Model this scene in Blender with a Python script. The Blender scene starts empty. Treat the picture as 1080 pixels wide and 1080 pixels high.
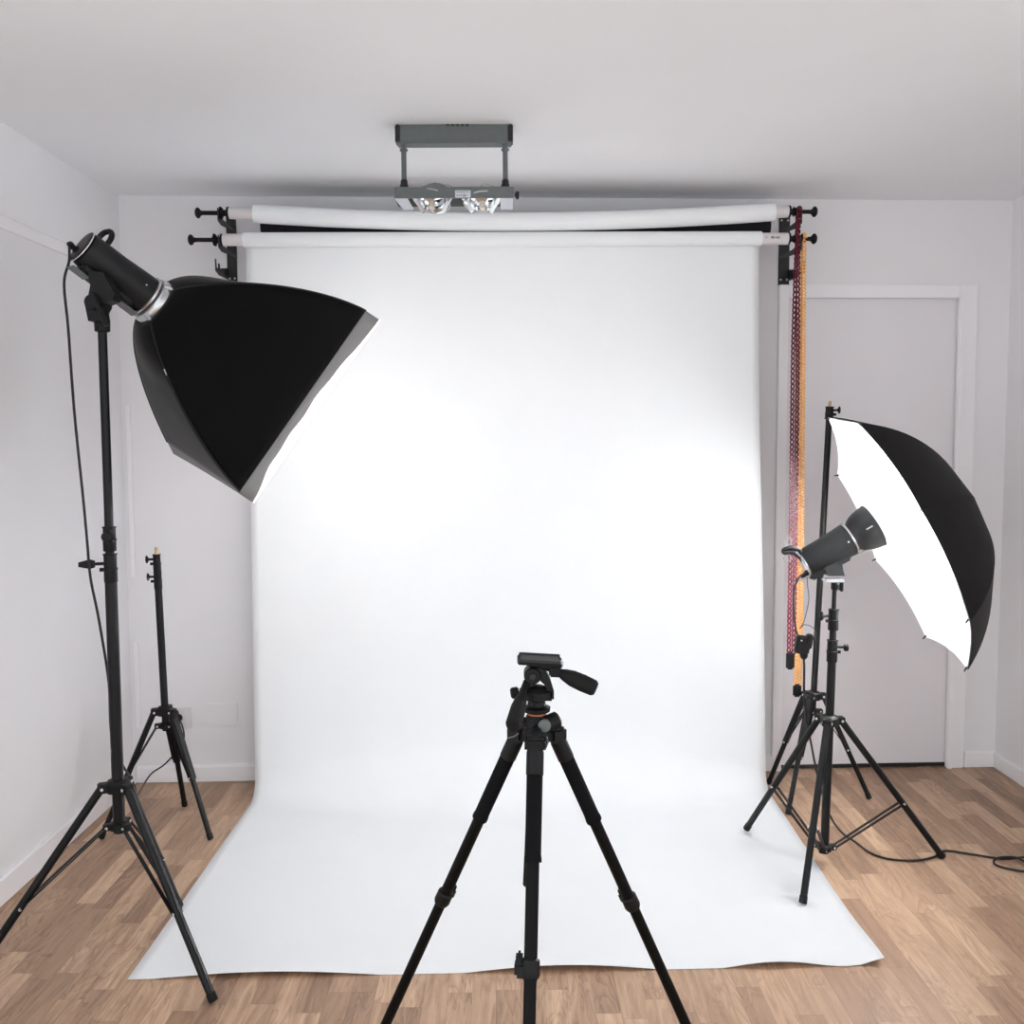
import bpy, bmesh, math, random
from mathutils import Vector as V, Matrix
random.seed(7)
S = bpy.context.scene
COL = S.collection
PI = math.pi

# ------------------------------------------------------------------ helpers
def basis(axis, hint=(0, 0, 1)):
    z = V(axis).normalized(); h = V(hint)
    if abs(z.dot(h.normalized())) > .98: h = V((0, 1, 0)) if abs(z.y) < .9 else V((1, 0, 0))
    x = h.cross(z).normalized(); y = z.cross(x)
    return x, y, z

def catmull(pts, sub):
    P = [V(p) for p in pts]; out = []
    for i in range(len(P) - 1):
        a = P[i - 1] if i > 0 else P[0] * 2 - P[1]
        b, c = P[i], P[i + 1]
        d = P[i + 2] if i + 2 < len(P) else P[-1] * 2 - P[-2]
        for k in range(sub):
            t = k / sub
            out.append(.5 * ((2 * b) + (c - a) * t + (2 * a - 5 * b + 4 * c - d) * t * t + (3 * b - a - 3 * c + d) * t ** 3))
    out.append(P[-1]); return out

class MB:
    """collects shapes (world coordinates) into one mesh"""
    def __init__(s): s.v = []; s.f = []
    def add(s, vs, fs):
        o = len(s.v); s.v += [V(p) for p in vs]; s.f += [[o + i for i in f] for f in fs]; return s
    def lathe(s, o, axis, prof, n=24, hint=(0, 0, 1), a0=0, scale=(1, 1), caps=True):
        x, y, z = basis(axis, hint); o = V(o); vs = []; fs = []
        for r, h in prof:
            for k in range(n):
                a = a0 + 2 * PI * k / n
                vs.append(o + z * h + (x * math.cos(a) * scale[0] + y * math.sin(a) * scale[1]) * max(r, 1e-5))
        for i in range(len(prof) - 1):
            for k in range(n):
                k2 = (k + 1) % n
                fs.append([i * n + k, i * n + k2, (i + 1) * n + k2, (i + 1) * n + k])
        if caps and prof[0][0] > 1e-4: fs.append(list(range(n))[::-1])
        if caps and prof[-1][0] > 1e-4: fs.append([(len(prof) - 1) * n + k for k in range(n)])
        return s.add(vs, fs)
    def cyl(s, p0, p1, r0, r1=None, n=20, bev=0):
        p0, p1 = V(p0), V(p1); r1 = r0 if r1 is None else r1; L = (p1 - p0).length
        pr = [(r0, 0), (r1, L)] if not bev else [(r0 - bev, 0), (r0, bev), (r1, L - bev), (r1 - bev, L)]
        return s.lathe(p0, p1 - p0, pr, n)
    def box(s, c, dx, dy, dz, X=(1, 0, 0), Y=(0, 1, 0), Z=(0, 0, 1), bev=0):
        bm = bmesh.new(); bmesh.ops.create_cube(bm, size=1)
        bmesh.ops.scale(bm, vec=(dx, dy, dz), verts=bm.verts)
        if bev: bmesh.ops.bevel(bm, geom=bm.edges[:], offset=bev, segments=2, affect='EDGES')
        c, X, Y, Z = V(c), V(X), V(Y), V(Z)
        bm.verts.index_update()
        vs = [c + X * v.co.x + Y * v.co.y + Z * v.co.z for v in bm.verts]
        fs = [[v.index for v in f.verts] for f in bm.faces]; bm.free()
        return s.add(vs, fs)
    def bar(s, p0, p1, w, t, hint=(0, 0, 1), bev=0):
        p0, p1 = V(p0), V(p1); x, y, z = basis(p1 - p0, hint)
        return s.box((p0 + p1) / 2, w, t, (p1 - p0).length, x, y, z, bev)
    def tube(s, pts, r, n=8, sub=6, closed=False):
        P = catmull(pts + [pts[0]] if closed else pts, sub) if sub > 1 else [V(p) for p in pts]
        if closed: P = P[:-1]
        m = len(P); vs = []; fs = []; prev = None
        for i in range(m):
            t = (P[(i + 1) % m] - P[i - 1]) if closed else (P[min(i + 1, m - 1)] - P[max(i - 1, 0)])
            t.normalize()
            if prev is None: x, y, _ = basis(t)
            else:
                x = (prev - t * prev.dot(t)).normalized(); y = t.cross(x)
            prev = x
            rr = r[i] if isinstance(r, list) else r
            for k in range(n):
                a = 2 * PI * k / n; vs.append(P[i] + (x * math.cos(a) + y * math.sin(a)) * rr)
        for i in range(m if closed else m - 1):
            j = (i + 1) % m
            for k in range(n):
                k2 = (k + 1) % n; fs.append([i * n + k, i * n + k2, j * n + k2, j * n + k])
        if not closed: fs += [list(range(n))[::-1], [(m - 1) * n + k for k in range(n)]]
        return s.add(vs, fs)
    def prism(s, poly, o, X, Y, Z, t):
        """2-D outline in plane X,Y at o, thickness t along Z (centred)"""
        o, X, Y, Z = V(o), V(X), V(Y), V(Z); n = len(poly)
        vs = [o + X * a + Y * b - Z * t / 2 for a, b in poly] + [o + X * a + Y * b + Z * t / 2 for a, b in poly]
        fs = [list(range(n))[::-1], [n + i for i in range(n)]] + [[i, (i + 1) % n, n + (i + 1) % n, n + i] for i in range(n)]
        return s.add(vs, fs)
    def sphere(s, c, r, n=16, sc=(1, 1, 1)):
        c = V(c); vs = []; fs = []; m = n // 2
        for i in range(m + 1):
            for k in range(n):
                th = PI * i / m; ph = 2 * PI * k / n
                vs.append(c + V((math.sin(th) * math.cos(ph) * sc[0], math.sin(th) * math.sin(ph) * sc[1], math.cos(th) * sc[2])) * r)
        for i in range(m):
            for k in range(n):
                k2 = (k + 1) % n; fs.append([i * n + k, (i + 1) * n + k, (i + 1) * n + k2, i * n + k2])
        return s.add(vs, fs)
    def grid(s, rows):
        m = len(rows[0]); vs = [p for r in rows for p in r]
        fs = [[i * m + k, i * m + k + 1, (i + 1) * m + k + 1, (i + 1) * m + k] for i in range(len(rows) - 1) for k in range(m - 1)]
        return s.add(vs, fs)
    def build(s, name, m, parent=None, angle=38, solid=0, fix=True):
        o = V((0, 0, 0)); p = parent
        while p is not None: o += p.location; p = p.parent
        top = parent is None
        if top:
            lo = [min(v[i] for v in s.v) for i in range(3)]; hi = [max(v[i] for v in s.v) for i in range(3)]
            o = V(((lo[0] + hi[0]) / 2, (lo[1] + hi[1]) / 2, lo[2]))
        me = bpy.data.meshes.new(name)
        me.from_pydata([v - o for v in s.v], [], s.f)
        bm = bmesh.new(); bm.from_mesh(me)
        bmesh.ops.remove_doubles(bm, verts=bm.verts, dist=2e-5)
        if fix: bmesh.ops.recalc_face_normals(bm, faces=bm.faces)
        bm.to_mesh(me); bm.free()
        me.shade_smooth(); me.set_sharp_from_angle(angle=math.radians(angle))
        me.materials.append(m)
        ob = bpy.data.objects.new(name, me); COL.objects.link(ob)
        if top: ob.location = o
        else: ob.parent = parent
        if solid:
            md = ob.modifiers.new('Solidify', 'SOLIDIFY'); md.thickness = solid; md.offset = 0
        return ob

def tag(o, label=None, cat=None, group=None, kind=None):
    if label: o['label'] = label
    if cat: o['category'] = cat
    if group: o['group'] = group
    if kind: o['kind'] = kind
    return o
def thing(name, loc, label, cat, group=None):
    o = bpy.data.objects.new(name, None); COL.objects.link(o); o.location = loc
    o.empty_display_size = .05
    return tag(o, label, cat, group)
def struct(name, mb, m, parent=None, **k):
    o = mb.build(name, m, parent, **k)
    if parent is None: o['kind'] = 'structure'
    return o

# ------------------------------------------------------------------ materials
def nt(name):
    m = bpy.data.materials.new(name); m.use_nodes = True
    n = m.node_tree; b = n.nodes['Principled BSDF']; return m, n, b
def lin(c): return tuple(((x / 255) / 12.92 if x / 255 <= .04045 else ((x / 255 + .055) / 1.055) ** 2.4) for x in c)
def mat(name, rgb, rough=.5, metal=0., var=.06, scale=25., bump=0., spec=.5, **kw):
    """procedural: base colour wobbling slightly with noise, optional bump"""
    m, n, b = nt(name); L = n.links
    tc = n.nodes.new('ShaderNodeTexCoord'); no = n.nodes.new('ShaderNodeTexNoise')
    no.inputs['Scale'].default_value = scale; no.inputs['Detail'].default_value = 4
    L.new(tc.outputs['Object'], no.inputs['Vector'])
    rp = n.nodes.new('ShaderNodeValToRGB')
    rp.color_ramp.elements[0].position = .3; rp.color_ramp.elements[1].position = .7
    rp.color_ramp.elements[0].color = (*[c * (1 - var) for c in rgb], 1)
    rp.color_ramp.elements[1].color = (*[min(1, c * (1 + var)) for c in rgb], 1)
    L.new(no.outputs['Fac'], rp.inputs['Fac']); L.new(rp.outputs['Color'], b.inputs['Base Color'])
    b.inputs['Roughness'].default_value = rough; b.inputs['Metallic'].default_value = metal
    b.inputs['Specular IOR Level'].default_value = spec
    if bump:
        bp = n.nodes.new('ShaderNodeBump'); bp.inputs['Strength'].default_value = bump; bp.inputs['Distance'].default_value = .002
        L.new(no.outputs['Fac'], bp.inputs['Height']); L.new(bp.outputs['Normal'], b.inputs['Normal'])
    for k, v in kw.items(): b.inputs[k.replace('_', ' ')].default_value = v
    return m
def emit(name, rgb, strength):
    m, n, b = nt(name)
    b.inputs['Base Color'].default_value = (.8, .8, .8, 1)
    b.inputs['Emission Color'].default_value = (*rgb, 1); b.inputs['Emission Strength'].default_value = strength
    return m
def cloth_two_sided(name, rgb, trans, rough=.8):
    m, n, b = nt(name); L = n.links
    tr = n.nodes.new('ShaderNodeBsdfTranslucent'); tr.inputs['Color'].default_value = (*rgb, 1)
    mx = n.nodes.new('ShaderNodeMixShader'); mx.inputs['Fac'].default_value = trans
    no = n.nodes.new('ShaderNodeTexNoise'); no.inputs['Scale'].default_value = 9
    tc = n.nodes.new('ShaderNodeTexCoord'); L.new(tc.outputs['Object'], no.inputs['Vector'])
    bp = n.nodes.new('ShaderNodeBump'); bp.inputs['Strength'].default_value = .15; bp.inputs['Distance'].default_value = .01
    L.new(no.outputs['Fac'], bp.inputs['Height']); L.new(bp.outputs['Normal'], b.inputs['Normal'])
    b.inputs['Base Color'].default_value = (*rgb, 1); b.inputs['Roughness'].default_value = rough
    L.new(b.outputs['BSDF'], mx.inputs[1]); L.new(tr.outputs['BSDF'], mx.inputs[2])
    L.new(mx.outputs['Shader'], n.nodes['Material Output'].inputs['Surface'])
    return m
def floor_mat():
    m, n, b = nt('oak_strip_laminate'); L = n.links; N = n.nodes.new
    def math_(op, a, c=None):
        q = N('ShaderNodeMath'); q.operation = op
        for i, x in enumerate((a, c)):
            if x is None: continue
            if isinstance(x, (int, float)): q.inputs[i].default_value = x
            else: L.new(x, q.inputs[i])
        return q.outputs[0]
    tc = N('ShaderNodeTexCoord'); sp = N('ShaderNodeSeparateXYZ'); L.new(tc.outputs['Object'], sp.inputs[0])
    fx = math_('DIVIDE', sp.outputs['X'], .0645); row = math_('FLOOR', fx)
    wn = N('ShaderNodeTexWhiteNoise'); wn.noise_dimensions = '1D'; L.new(row, wn.inputs['W'])
    fy = math_('ADD', math_('DIVIDE', sp.outputs['Y'], .40), math_('MULTIPLY', wn.outputs['Value'], 9.7)); col = math_('FLOOR', fy)
    cv = N('ShaderNodeCombineXYZ'); L.new(row, cv.inputs[0]); L.new(col, cv.inputs[1])
    w2 = N('ShaderNodeTexWhiteNoise'); w2.noise_dimensions = '2D'; L.new(cv.outputs[0], w2.inputs['Vector'])
    rp = N('ShaderNodeValToRGB'); e = rp.color_ramp.elements
    e[0].position = 0; e[0].color = (.30, .185, .118, 1); e[1].position = 1; e[1].color = (.58, .40, .265, 1)
    for p, c in ((.25, (.38, .245, .158, 1)), (.5, (.455, .30, .195, 1)), (.75, (.52, .35, .23, 1))):
        q = e.new(p); q.color = c
    L.new(w2.outputs['Value'], rp.inputs['Fac'])
    # grain, stretched along the strip and shifted for each strip
    gv = N('ShaderNodeCombineXYZ')
    L.new(math_('ADD', math_('MULTIPLY', sp.outputs['X'], 34), math_('MULTIPLY', w2.outputs['Value'], 91)), gv.inputs[0])
    L.new(math_('MULTIPLY', sp.outputs['Y'], 3.2), gv.inputs[1]); L.new(math_('MULTIPLY', w2.outputs['Value'], 37), gv.inputs[2])
    g = N('ShaderNodeTexNoise'); g.inputs['Scale'].default_value = 1.; g.inputs['Detail'].default_value = 7; g.inputs['Roughness'].default_value = .65
    g.inputs['Distortion'].default_value = 1.3
    L.new(gv.outputs[0], g.inputs['Vector'])
    gr = N('ShaderNodeValToRGB'); gr.color_ramp.elements[0].position = .33; gr.color_ramp.elements[0].color = (.60, .565, .55, 1)
    gr.color_ramp.elements[1].position = .62; gr.color_ramp.elements[1].color = (1.1, 1.1, 1.1, 1)
    L.new(g.outputs['Fac'], gr.inputs['Fac'])
    mu = N('ShaderNodeMix'); mu.data_type = 'RGBA'; mu.blend_type = 'MULTIPLY'; mu.inputs[0].default_value = .85
    L.new(rp.outputs['Color'], mu.inputs[6]); L.new(gr.outputs['Color'], mu.inputs[7])
    # broad ring figure on some strips
    rv_ = N('ShaderNodeCombineXYZ')
    L.new(math_('ADD', math_('MULTIPLY', sp.outputs['X'], 15), math_('MULTIPLY', w2.outputs['Value'], 53)), rv_.inputs[0])
    L.new(math_('MULTIPLY', sp.outputs['Y'], 2.6), rv_.inputs[1]); L.new(math_('MULTIPLY', w2.outputs['Value'], 71), rv_.inputs[2])
    g2 = N('ShaderNodeTexNoise'); g2.inputs['Scale'].default_value = 1.; g2.inputs['Detail'].default_value = 2.5; g2.inputs['Distortion'].default_value = .6
    L.new(rv_.outputs[0], g2.inputs['Vector'])
    rings = math_('FRACT', math_('MULTIPLY', g2.outputs['Fac'], 13))
    rline = math_('MULTIPLY', math_('POWER', rings, 3.), math_('ADD', .12, math_('MULTIPLY', math_('GREATER_THAN', math_('FRACT', math_('MULTIPLY', w2.outputs['Value'], 7.3)), .55), .38)))
    kn = N('ShaderNodeTexNoise'); kn.inputs['Scale'].default_value = 13.; kn.inputs['Detail'].default_value = 3; L.new(tc.outputs['Object'], kn.inputs['Vector'])
    knot = N('ShaderNodeMapRange'); knot.inputs[1].default_value = .66; knot.inputs[2].default_value = .76; knot.inputs[3].default_value = 0; knot.inputs[4].default_value = .45
    L.new(kn.outputs['Fac'], knot.inputs[0])
    m3 = N('ShaderNodeMix'); m3.data_type = 'RGBA'; m3.blend_type = 'MULTIPLY'; L.new(math_('MINIMUM', math_('ADD', rline, knot.outputs[0]), .8), m3.inputs[0])
    L.new(mu.outputs[2], m3.inputs[6]); m3.inputs[7].default_value = (.42, .33, .30, 1); mu = m3
    # seams
    sx = math_('ABSOLUTE', math_('SUBTRACT', math_('FRACT', fx), .5)); sy = math_('ABSOLUTE', math_('SUBTRACT', math_('FRACT', fy), .5))
    seam = math_('MAXIMUM', math_('GREATER_THAN', sx, .486), math_('GREATER_THAN', sy, .4975))
    m2 = N('ShaderNodeMix'); m2.data_type = 'RGBA'; m2.blend_type = 'MULTIPLY'; L.new(math_('MULTIPLY', seam, .35), m2.inputs[0])
    L.new(mu.outputs[2], m2.inputs[6]); m2.inputs[7].default_value = (.3, .25, .22, 1)
    L.new(m2.outputs[2], b.inputs['Base Color'])
    b.inputs['Roughness'].default_value = .42; b.inputs['Specular IOR Level'].default_value = .35
    bp = N('ShaderNodeBump'); bp.inputs['Strength'].default_value = .08; bp.inputs['Distance'].default_value = .001
    L.new(g.outputs['Fac'], bp.inputs['Height']); L.new(bp.outputs['Normal'], b.inputs['Normal'])
    return m

WALLC = (.83, .82, .835)
M = dict(
    wall=mat('wall_paint', WALLC, .85, var=.012, scale=3, bump=.04, spec=.2),
    ceil=mat('ceiling_paint', (.87, .88, .90), .9, var=.01, scale=2, spec=.2),
    trim=mat('white_gloss_paint', (.90, .885, .90), .35, var=.01, scale=4, spec=.4),
    door=mat('door_paint', (.80, .775, .795), .5, var=.012, scale=3, spec=.35),
    dark_gap=mat('gap_shade_black', (.012, .011, .011), .8),  # flat black that paints the shade under the door leaf
    floor=floor_mat(),
    black=mat('black_powder_coat', (.012, .012, .013), .42, var=.1, scale=60, spec=.4),
    tube=mat('black_anodised_tube', (.0055, .0055, .006), .36, var=.08, scale=40, spec=.22),
    tripod=mat('black_tripod_tube', (.0025, .0025, .0025), .5, var=.08, scale=40, spec=.12),
    plastic=mat('black_plastic', (.0055, .0055, .006), .5, var=.1, scale=80, bump=.05, spec=.22),
    rubber=mat('black_rubber', (.006, .006, .006), .75, spec=.25),
    foam=mat('black_foam_grip', (.0025, .0025, .003), .9, var=.2, scale=250, bump=.3, spec=.2),
    flash=mat('charcoal_flash_body', (.0075, .008, .009), .48, var=.08, scale=90, bump=.05, spec=.25),
    steel=mat('dark_steel_plate', (.012, .0115, .0125), .45, metal=.0, var=.1, scale=30, spec=.5),
    chrome=mat('polished_metal', (.72, .73, .74), .18, metal=1, var=.03),
    alu=mat('brushed_aluminium', (.55, .56, .57), .35, metal=1, var=.05, scale=120),
    brass=mat('brass', (.62, .42, .22), .3, metal=1, var=.05),
    rivet=mat('bright_rivet', (.75, .75, .75), .3, metal=.6, var=.03),
    cloth=mat('black_nylon', (.0028, .0028, .003), .8, var=.12, scale=14, bump=.15, spec=.08, Sheen_Weight=.16, Sheen_Roughness=.35),
    lip=cloth_two_sided('grey_nylon_lip', (.22, .215, .215), .06),
    piping=mat('black_piping', (.006, .006, .006), .6, spec=.3),
    card=mat('grey_cardboard_core', (.70, .66, .66), .8, var=.05, scale=200, spec=.2),
    paper=mat('white_seamless_paper', (.835, .85, .86), .8, var=.008, scale=5, spec=.15),
    paperblack=mat('black_seamless_paper', (.017, .016, .019), .85, var=.05, scale=12, spec=.2),
    umb_out=mat('black_umbrella_nylon', (.009, .008, .0085), .6, var=.08, scale=20, spec=.15),
    umb_in=mat('white_umbrella_nylon', (.88, .88, .88), .6, var=.01, scale=20, spec=.2),
    grey=mat('grey_lacquered_metal', (.115, .128, .128), .45, var=.04, scale=60, spec=.4),
    greylight=mat('pale_grey_metal', (.56, .58, .63), .4, var=.03, scale=60, spec=.4),
    reflector=mat('aluminium_reflector', (.78, .80, .82), .12, metal=1, var=.03, scale=30),
    ceramic=mat('cream_ceramic', (.70, .63, .55), .45, var=.05, scale=90),
    glass=mat('clear_glass', (.9, .9, .9), .05, Transmission_Weight=1., IOR=1.45, var=.0),
    red=mat('dark_red_plastic_chain', (.12, .006, .02), .4, var=.15, scale=60, spec=.4),
    orange=mat('orange_plastic_chain', (.88, .47, .17), .45, var=.08, scale=60, spec=.35),
    orangering=mat('orange_ring', (.42, .10, .02), .5),
    cord=mat('black_cable_jacket', (.010, .009, .009), .5, spec=.4),
    socket=mat('white_plastic', (.72, .70, .71), .4, var=.01, spec=.4),
    plate=mat('white_cover_plate', (.86, .84, .85), .5, var=.01, spec=.3),
    ink=mat('black_ink', (.02, .02, .02), .7),
    inkgrey=mat('grey_ink', (.22, .22, .23), .7),
    silverprint=mat('silver_print', (.30, .30, .30), .5),
)
SOFT_E, FLASH_E = 2.5, 7400.0
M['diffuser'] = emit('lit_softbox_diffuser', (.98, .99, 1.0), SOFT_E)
M['tubeglow'] = emit('lit_flash_tube', (.97, .985, 1.0), FLASH_E)

# ------------------------------------------------------------------ the room
XL, XR, H = -1.62, 2.187, 2.5
YF = -1.6; YW = 1.5
A = V((-1.62, 4.039, 0)); T = V((3.807, .138, 0)).normalized(); NW = V((T.y, -T.x, 0)); LW = 3.8095
def W(u, off, z): return A + T * u + NW * off + V((0, 0, z))
def uw(x): return (x - A.x) / T.x          # wall coordinate from world x (on the wall plane)
def wbox(mb, u0, u1, o0, o1, z0, z1, bev=0):
    return mb.box(W((u0 + u1) / 2, (o0 + o1) / 2, (z0 + z1) / 2), u1 - u0, abs(o1 - o0), z1 - z0, T, NW * -1, (0, 0, 1), bev)

struct('floor', MB().box(((XL + XR) / 2, (YF + 4.35) / 2, -.05), XR - XL + .2, 4.35 - YF, .1), M['floor'])
struct('ceiling', MB().box(((XL + XR) / 2, (YF + 4.35) / 2, H + .05), XR - XL + .2, 4.35 - YF, .1), M['ceil'])
U0, U1 = 2.826, 3.59            # doorway
ZD = 2.088
mb = MB()
wbox(mb, -.1, U0, -.1, 0, 0, H); wbox(mb, U1, LW + .1, -.1, 0, 0, H); wbox(mb, U0, U1, -.1, 0, ZD, H); wbox(mb, U0 - .05, U1 + .05, -.16, -.1, 0, ZD + .05)
struct('wall_back', mb, M['wall'])
mb = MB().box((XL - .015 - .05, (YW + 4.15) / 2, H / 2), .1, 4.15 - YW, H)
struct('wall_left', mb, M['wall'])
struct('trim_1', MB().box((XL - .0075, (YW + 4.039) / 2, (2.205 + H) / 2), .015, 4.039 - YW, H - 2.205), M['wall'])
struct('trim_2', MB().box((XL - .010, (YW + 4.039) / 2, 2.185), .010, 4.039 - YW, .04), M['trim'])
struct('wall_right', MB().box((XR + .05, (YW + 4.3) / 2, H / 2), .1, 4.3 - YW, H), M['wall'])
struct('baseboard_left', MB().box((XL - .0075, (YW + 4.039) / 2, .0425), .015, 4.039 - YW, .085, bev=.003), M['trim'])
mb = MB(); wbox(mb, .0, 2.788, 0, .014, 0, .068, .003); wbox(mb, 3.664, LW, 0, .014, 0, .068, .003)
wbox(mb, .0, 2.788, 0, .008, .066, .074, .002); wbox(mb, 3.664, LW, 0, .008, .066, .074, .002)
struct('baseboard_back', mb, M['trim'])
struct('baseboard_right', MB().box((XR - .007, (YW + 4.17) / 2, .034), .014, 4.17 - YW, .068, bev=.003), M['trim'])
# corner strips in the left corner of the back wall
for k, (z0, z1) in enumerate(((.90, 1.63), (.24, .62))):
    mb = MB(); wbox(mb, .004, .022, 0, .012, z0, z1, .003)
    struct('trim_%d' % (3 + k), mb, M['trim'])
# door: casing round a recessed leaf
mb = MB()
wbox(mb, U1 - .012, U1 + .07, 0, .016, 0, ZD + .05, .003); wbox(mb, U1 - .012, U1 + .016, .014, .026, 0, ZD + .003, .004)
wbox(mb, U0 - .038, U0 + .004, 0, .016, 0, ZD + .05, .003)
wbox(mb, U0 + .004, U1 - .012, 0, .016, ZD - .006, ZD + .05, .003); wbox(mb, U0 + .004, U1 - .012, .014, .022, ZD - .006, ZD + .010, .003)
dl = MB(); wbox(dl, U0 + .003, U1 - .003, -.05, -.008, .02, ZD - .004, .002)
leaf = struct('door_1', dl, M['door'], angle=30)
struct('door_frame', mb, M['trim'], parent=leaf)
mb = MB(); wbox(mb, U0 + .003, U1 - .003, -.045, -.012, .002, .021)  # black strip standing in for the shade in the gap below the leaf
struct('door_gap_shade', mb, M['dark_gap'], parent=leaf)

# ------------------------------------------------------------------ wall things
s0 = thing('wall_socket', W(.19, 0, .235), 'white wall socket low on the back wall behind the small folded-down left stand', 'socket')
mb = MB(); wbox(mb, .145, .238, 0, .009, .235, .33, .003); mb.build('cover_plate', M['socket'], s0)
mb = MB(); mb.lathe(W(.185, .0085, .285), NW, [(.024, 0), (.024, .0015), (.021, .0018), (.020, .0005)], 24); mb.build('outlet', M['socket'], s0)
p0 = MB(); wbox(p0, .305, .437, 0, .008, .246, .345, .002)
tag(p0.build('blank_cover_plate', M['wall']), 'blank white rectangular cover plate on the back wall beside the paper backdrop', 'cover plate')

# wall brackets that carry the rolls
def bracket(side):
    lab = ('black steel wall bracket with empty lower hook above the softbox, left end of the rolls' if side < 0 else
           'black steel wall bracket behind the hanging chains, right end of the rolls above the door')
    u0, u1 = (.443, .484) if side < 0 else (2.786, 2.833)
    t = thing('wall_bracket', W((u0 + u1) / 2, 0, 2.136), lab, 'bracket', 'roll brackets screwed to the back wall')
    mb = MB(); wbox(mb, u0, u1, 0, .006, 2.136, 2.44, .0015); mb.build('back_plate', M['steel'], t)
    for z in (2.365, 2.262, 2.185):
        ua = (u0 + .003 if side < 0 else u1 - .003) if z < 2.2 else (u1 - .003 if side < 0 else u0 + .003)
        d = .25 if z > 2.2 else .17
        pts = [(0, -.030), (.10, -.034), (d - .02, -.036), (d + .028, -.028), (d + .030, .020), (d + .024, .020), (d + .016, -.012), (d - .012, -.014), (d - .018, .010), (d - .026, .012), (d - .036, -.008), (.08, .004), (0, .018)]
        if z > 2.2: pts = [(a, b if a > d - .04 else b * .35 - .012) for a, b in pts]
        mb = MB().prism(pts, W(ua, 0, z), NW, (0, 0, 1), T, .004)
        mb.build('hook_arm', M['steel'], t, angle=20)
    for z in (2.16, 2.41):
        for uu in (u0 + .010, u1 - .010):
            mb = MB().lathe(W(uu, .006, z), NW, [(.0045, 0), (.0045, .0015), (.003, .003)], 12); mb.build('screw', M['rivet'], t)
bracket(-1); bracket(1)

def expander(parent, u, off, z, side, L=.10, sprocket=None):
    """clamp cone, shaft and knob at the end of a core; side -1 left, 1 right"""
    ax = T * side
    e = MB()
    e.lathe(W(u, off, z), ax, [(.024, -.004), (.024, .004), (.012, .008), (.012, .02), (.016, .022), (.016, .030), (.011, .034), (.0085, .04), (.0085, L), ], 20)
    ob = e.build('expander', M['plastic'], parent)
    if sprocket is not None:
        mb = MB(); n = 10
        mb.lathe(W(u + side * sprocket, off, z), ax, [(.012, -.009), (.020, -.007), (.012, -.003), (.012, .003), (.020, .007), (.012, .009)], 20)
        mb.build('sprocket', M['plastic'], ob)
    else:
        mb = MB(); c = W(u + side * .022, off, z)
        mb.lathe(c, ax, [(.019, 0), (.021, .004), (.019, .012), (.012, .015)], 18)
        for k in range(6):
            a = k * PI / 3; d = V((0, 0, 1)) * math.sin(a) + NW * math.cos(a)
            mb.cyl(c + ax * .007 + d * .016, c + ax * .007 + d * .024, .005, n=8)
        mb.build('clamp_wheel', M['plastic'], ob)
    mb = MB().lathe(W(u + side * L, off, z), ax, [(.0085, -.012), (.011, -.004), (.018, 0), (.021, .005), (.021, .009), (.015, .015), (.004, .018)], 20)
    mb.build('knob', M['plastic'], ob)
    return ob

def roll_tube(u0, u1, off, z0, z1, sag, r, seg=40, caps=True):
    pts = []
    for k in range(seg + 1):
        f = k / seg; pts.append(W(u0 + (u1 - u0) * f, off, z0 + (z1 - z0) * f - sag * 4 * f * (1 - f)))
    return MB().tube(pts, r, 28, 1)

# --- upper roll: white paper sagging in the middle
tr = thing('backdrop_roll', W(1.63, .25, 2.30), 'rolled-up white paper roll sagging in the middle, uppermost under the ceiling', 'paper roll', 'backdrop paper rolls on the wall brackets')
roll_tube(.515, 2.746, .25, 2.372, 2.388, .034, .0225).build('core', M['card'], tr)
roll_tube(.615, 2.685, .25, 2.3705, 2.3875, .036, .036).build('paper_roll', M['paper'], tr)
expander(tr, .515, .25, 2.372, -1, .112); expander(tr, 2.746, .25, 2.388, 1, .098, sprocket=.026)
# --- black roll behind
tb = thing('backdrop_roll', W(1.66, .125, 2.30), 'black paper roll seen as a dark band between the two white rolls', 'paper roll', 'backdrop paper rolls on the wall brackets')
roll_tube(.618, 2.702, .125, 2.345, 2.352, 0, .020).build('core', M['card'], tb)
for uu in (.75, 2.58):
    MB().prism([(0, -.03), (.02, -.055), (.125, -.055), (.16, -.03), (.155, -.026), (.12, -.047), (.03, -.047), (0, .02)], W(uu, 0, 2.345), NW, (0, 0, 1), T, .012).build('hanger', M['steel'], tb, angle=20)
roll_tube(.620, 2.700, .125, 2.345, 2.352, .0, .046).build('paper_roll', M['paperblack'], tb)
# --- front roll and the long sheet that sweeps over the floor
tf = thing('paper_backdrop', W(1.60, .25, 0), 'wide white seamless paper hanging from the front roll and sweeping across the floor', 'backdrop')
zl, zr = 2.268, 2.281
roll_tube(.488, 2.746, .25, zl, zr, .0, .0235).build('core', M['card'], tf)
roll_tube(.572, 2.634, .25, zl, zr, .0, .0285).build('paper_roll', M['paper'], tf)
expander(tf, .488, .25, zl, -1, .115); expander(tf, 2.746, .25, zr, 1, .098, sprocket=.060)
for txt, uu, sz, mm in (('BD-AD', 2.668, .012, 'ink'), ('TF', 2.643, .010, 'inkgrey')):
    cu = bpy.data.curves.new('lettering', 'FONT'); cu.body = txt; cu.size = sz; cu.extrude = .0003; cu.offset = .0003 if mm == 'ink' else 0; cu.materials.append(M[mm])
    fo = bpy.data.objects.new('lettering', cu); COL.objects.link(fo); fo.parent = tf
    p = W(uu, .25 + .0240, zr - .004)
    R3 = Matrix((T, (0, 0, 1), NW)).transposed().to_4x4(); R3.translation = p - tf.location
    fo.matrix_local = R3
def lerp(a, b, f): return a + (b - a) * f
def smooth(x): x = max(0, min(1, x)); return x * x * (3 - 2 * x)
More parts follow.
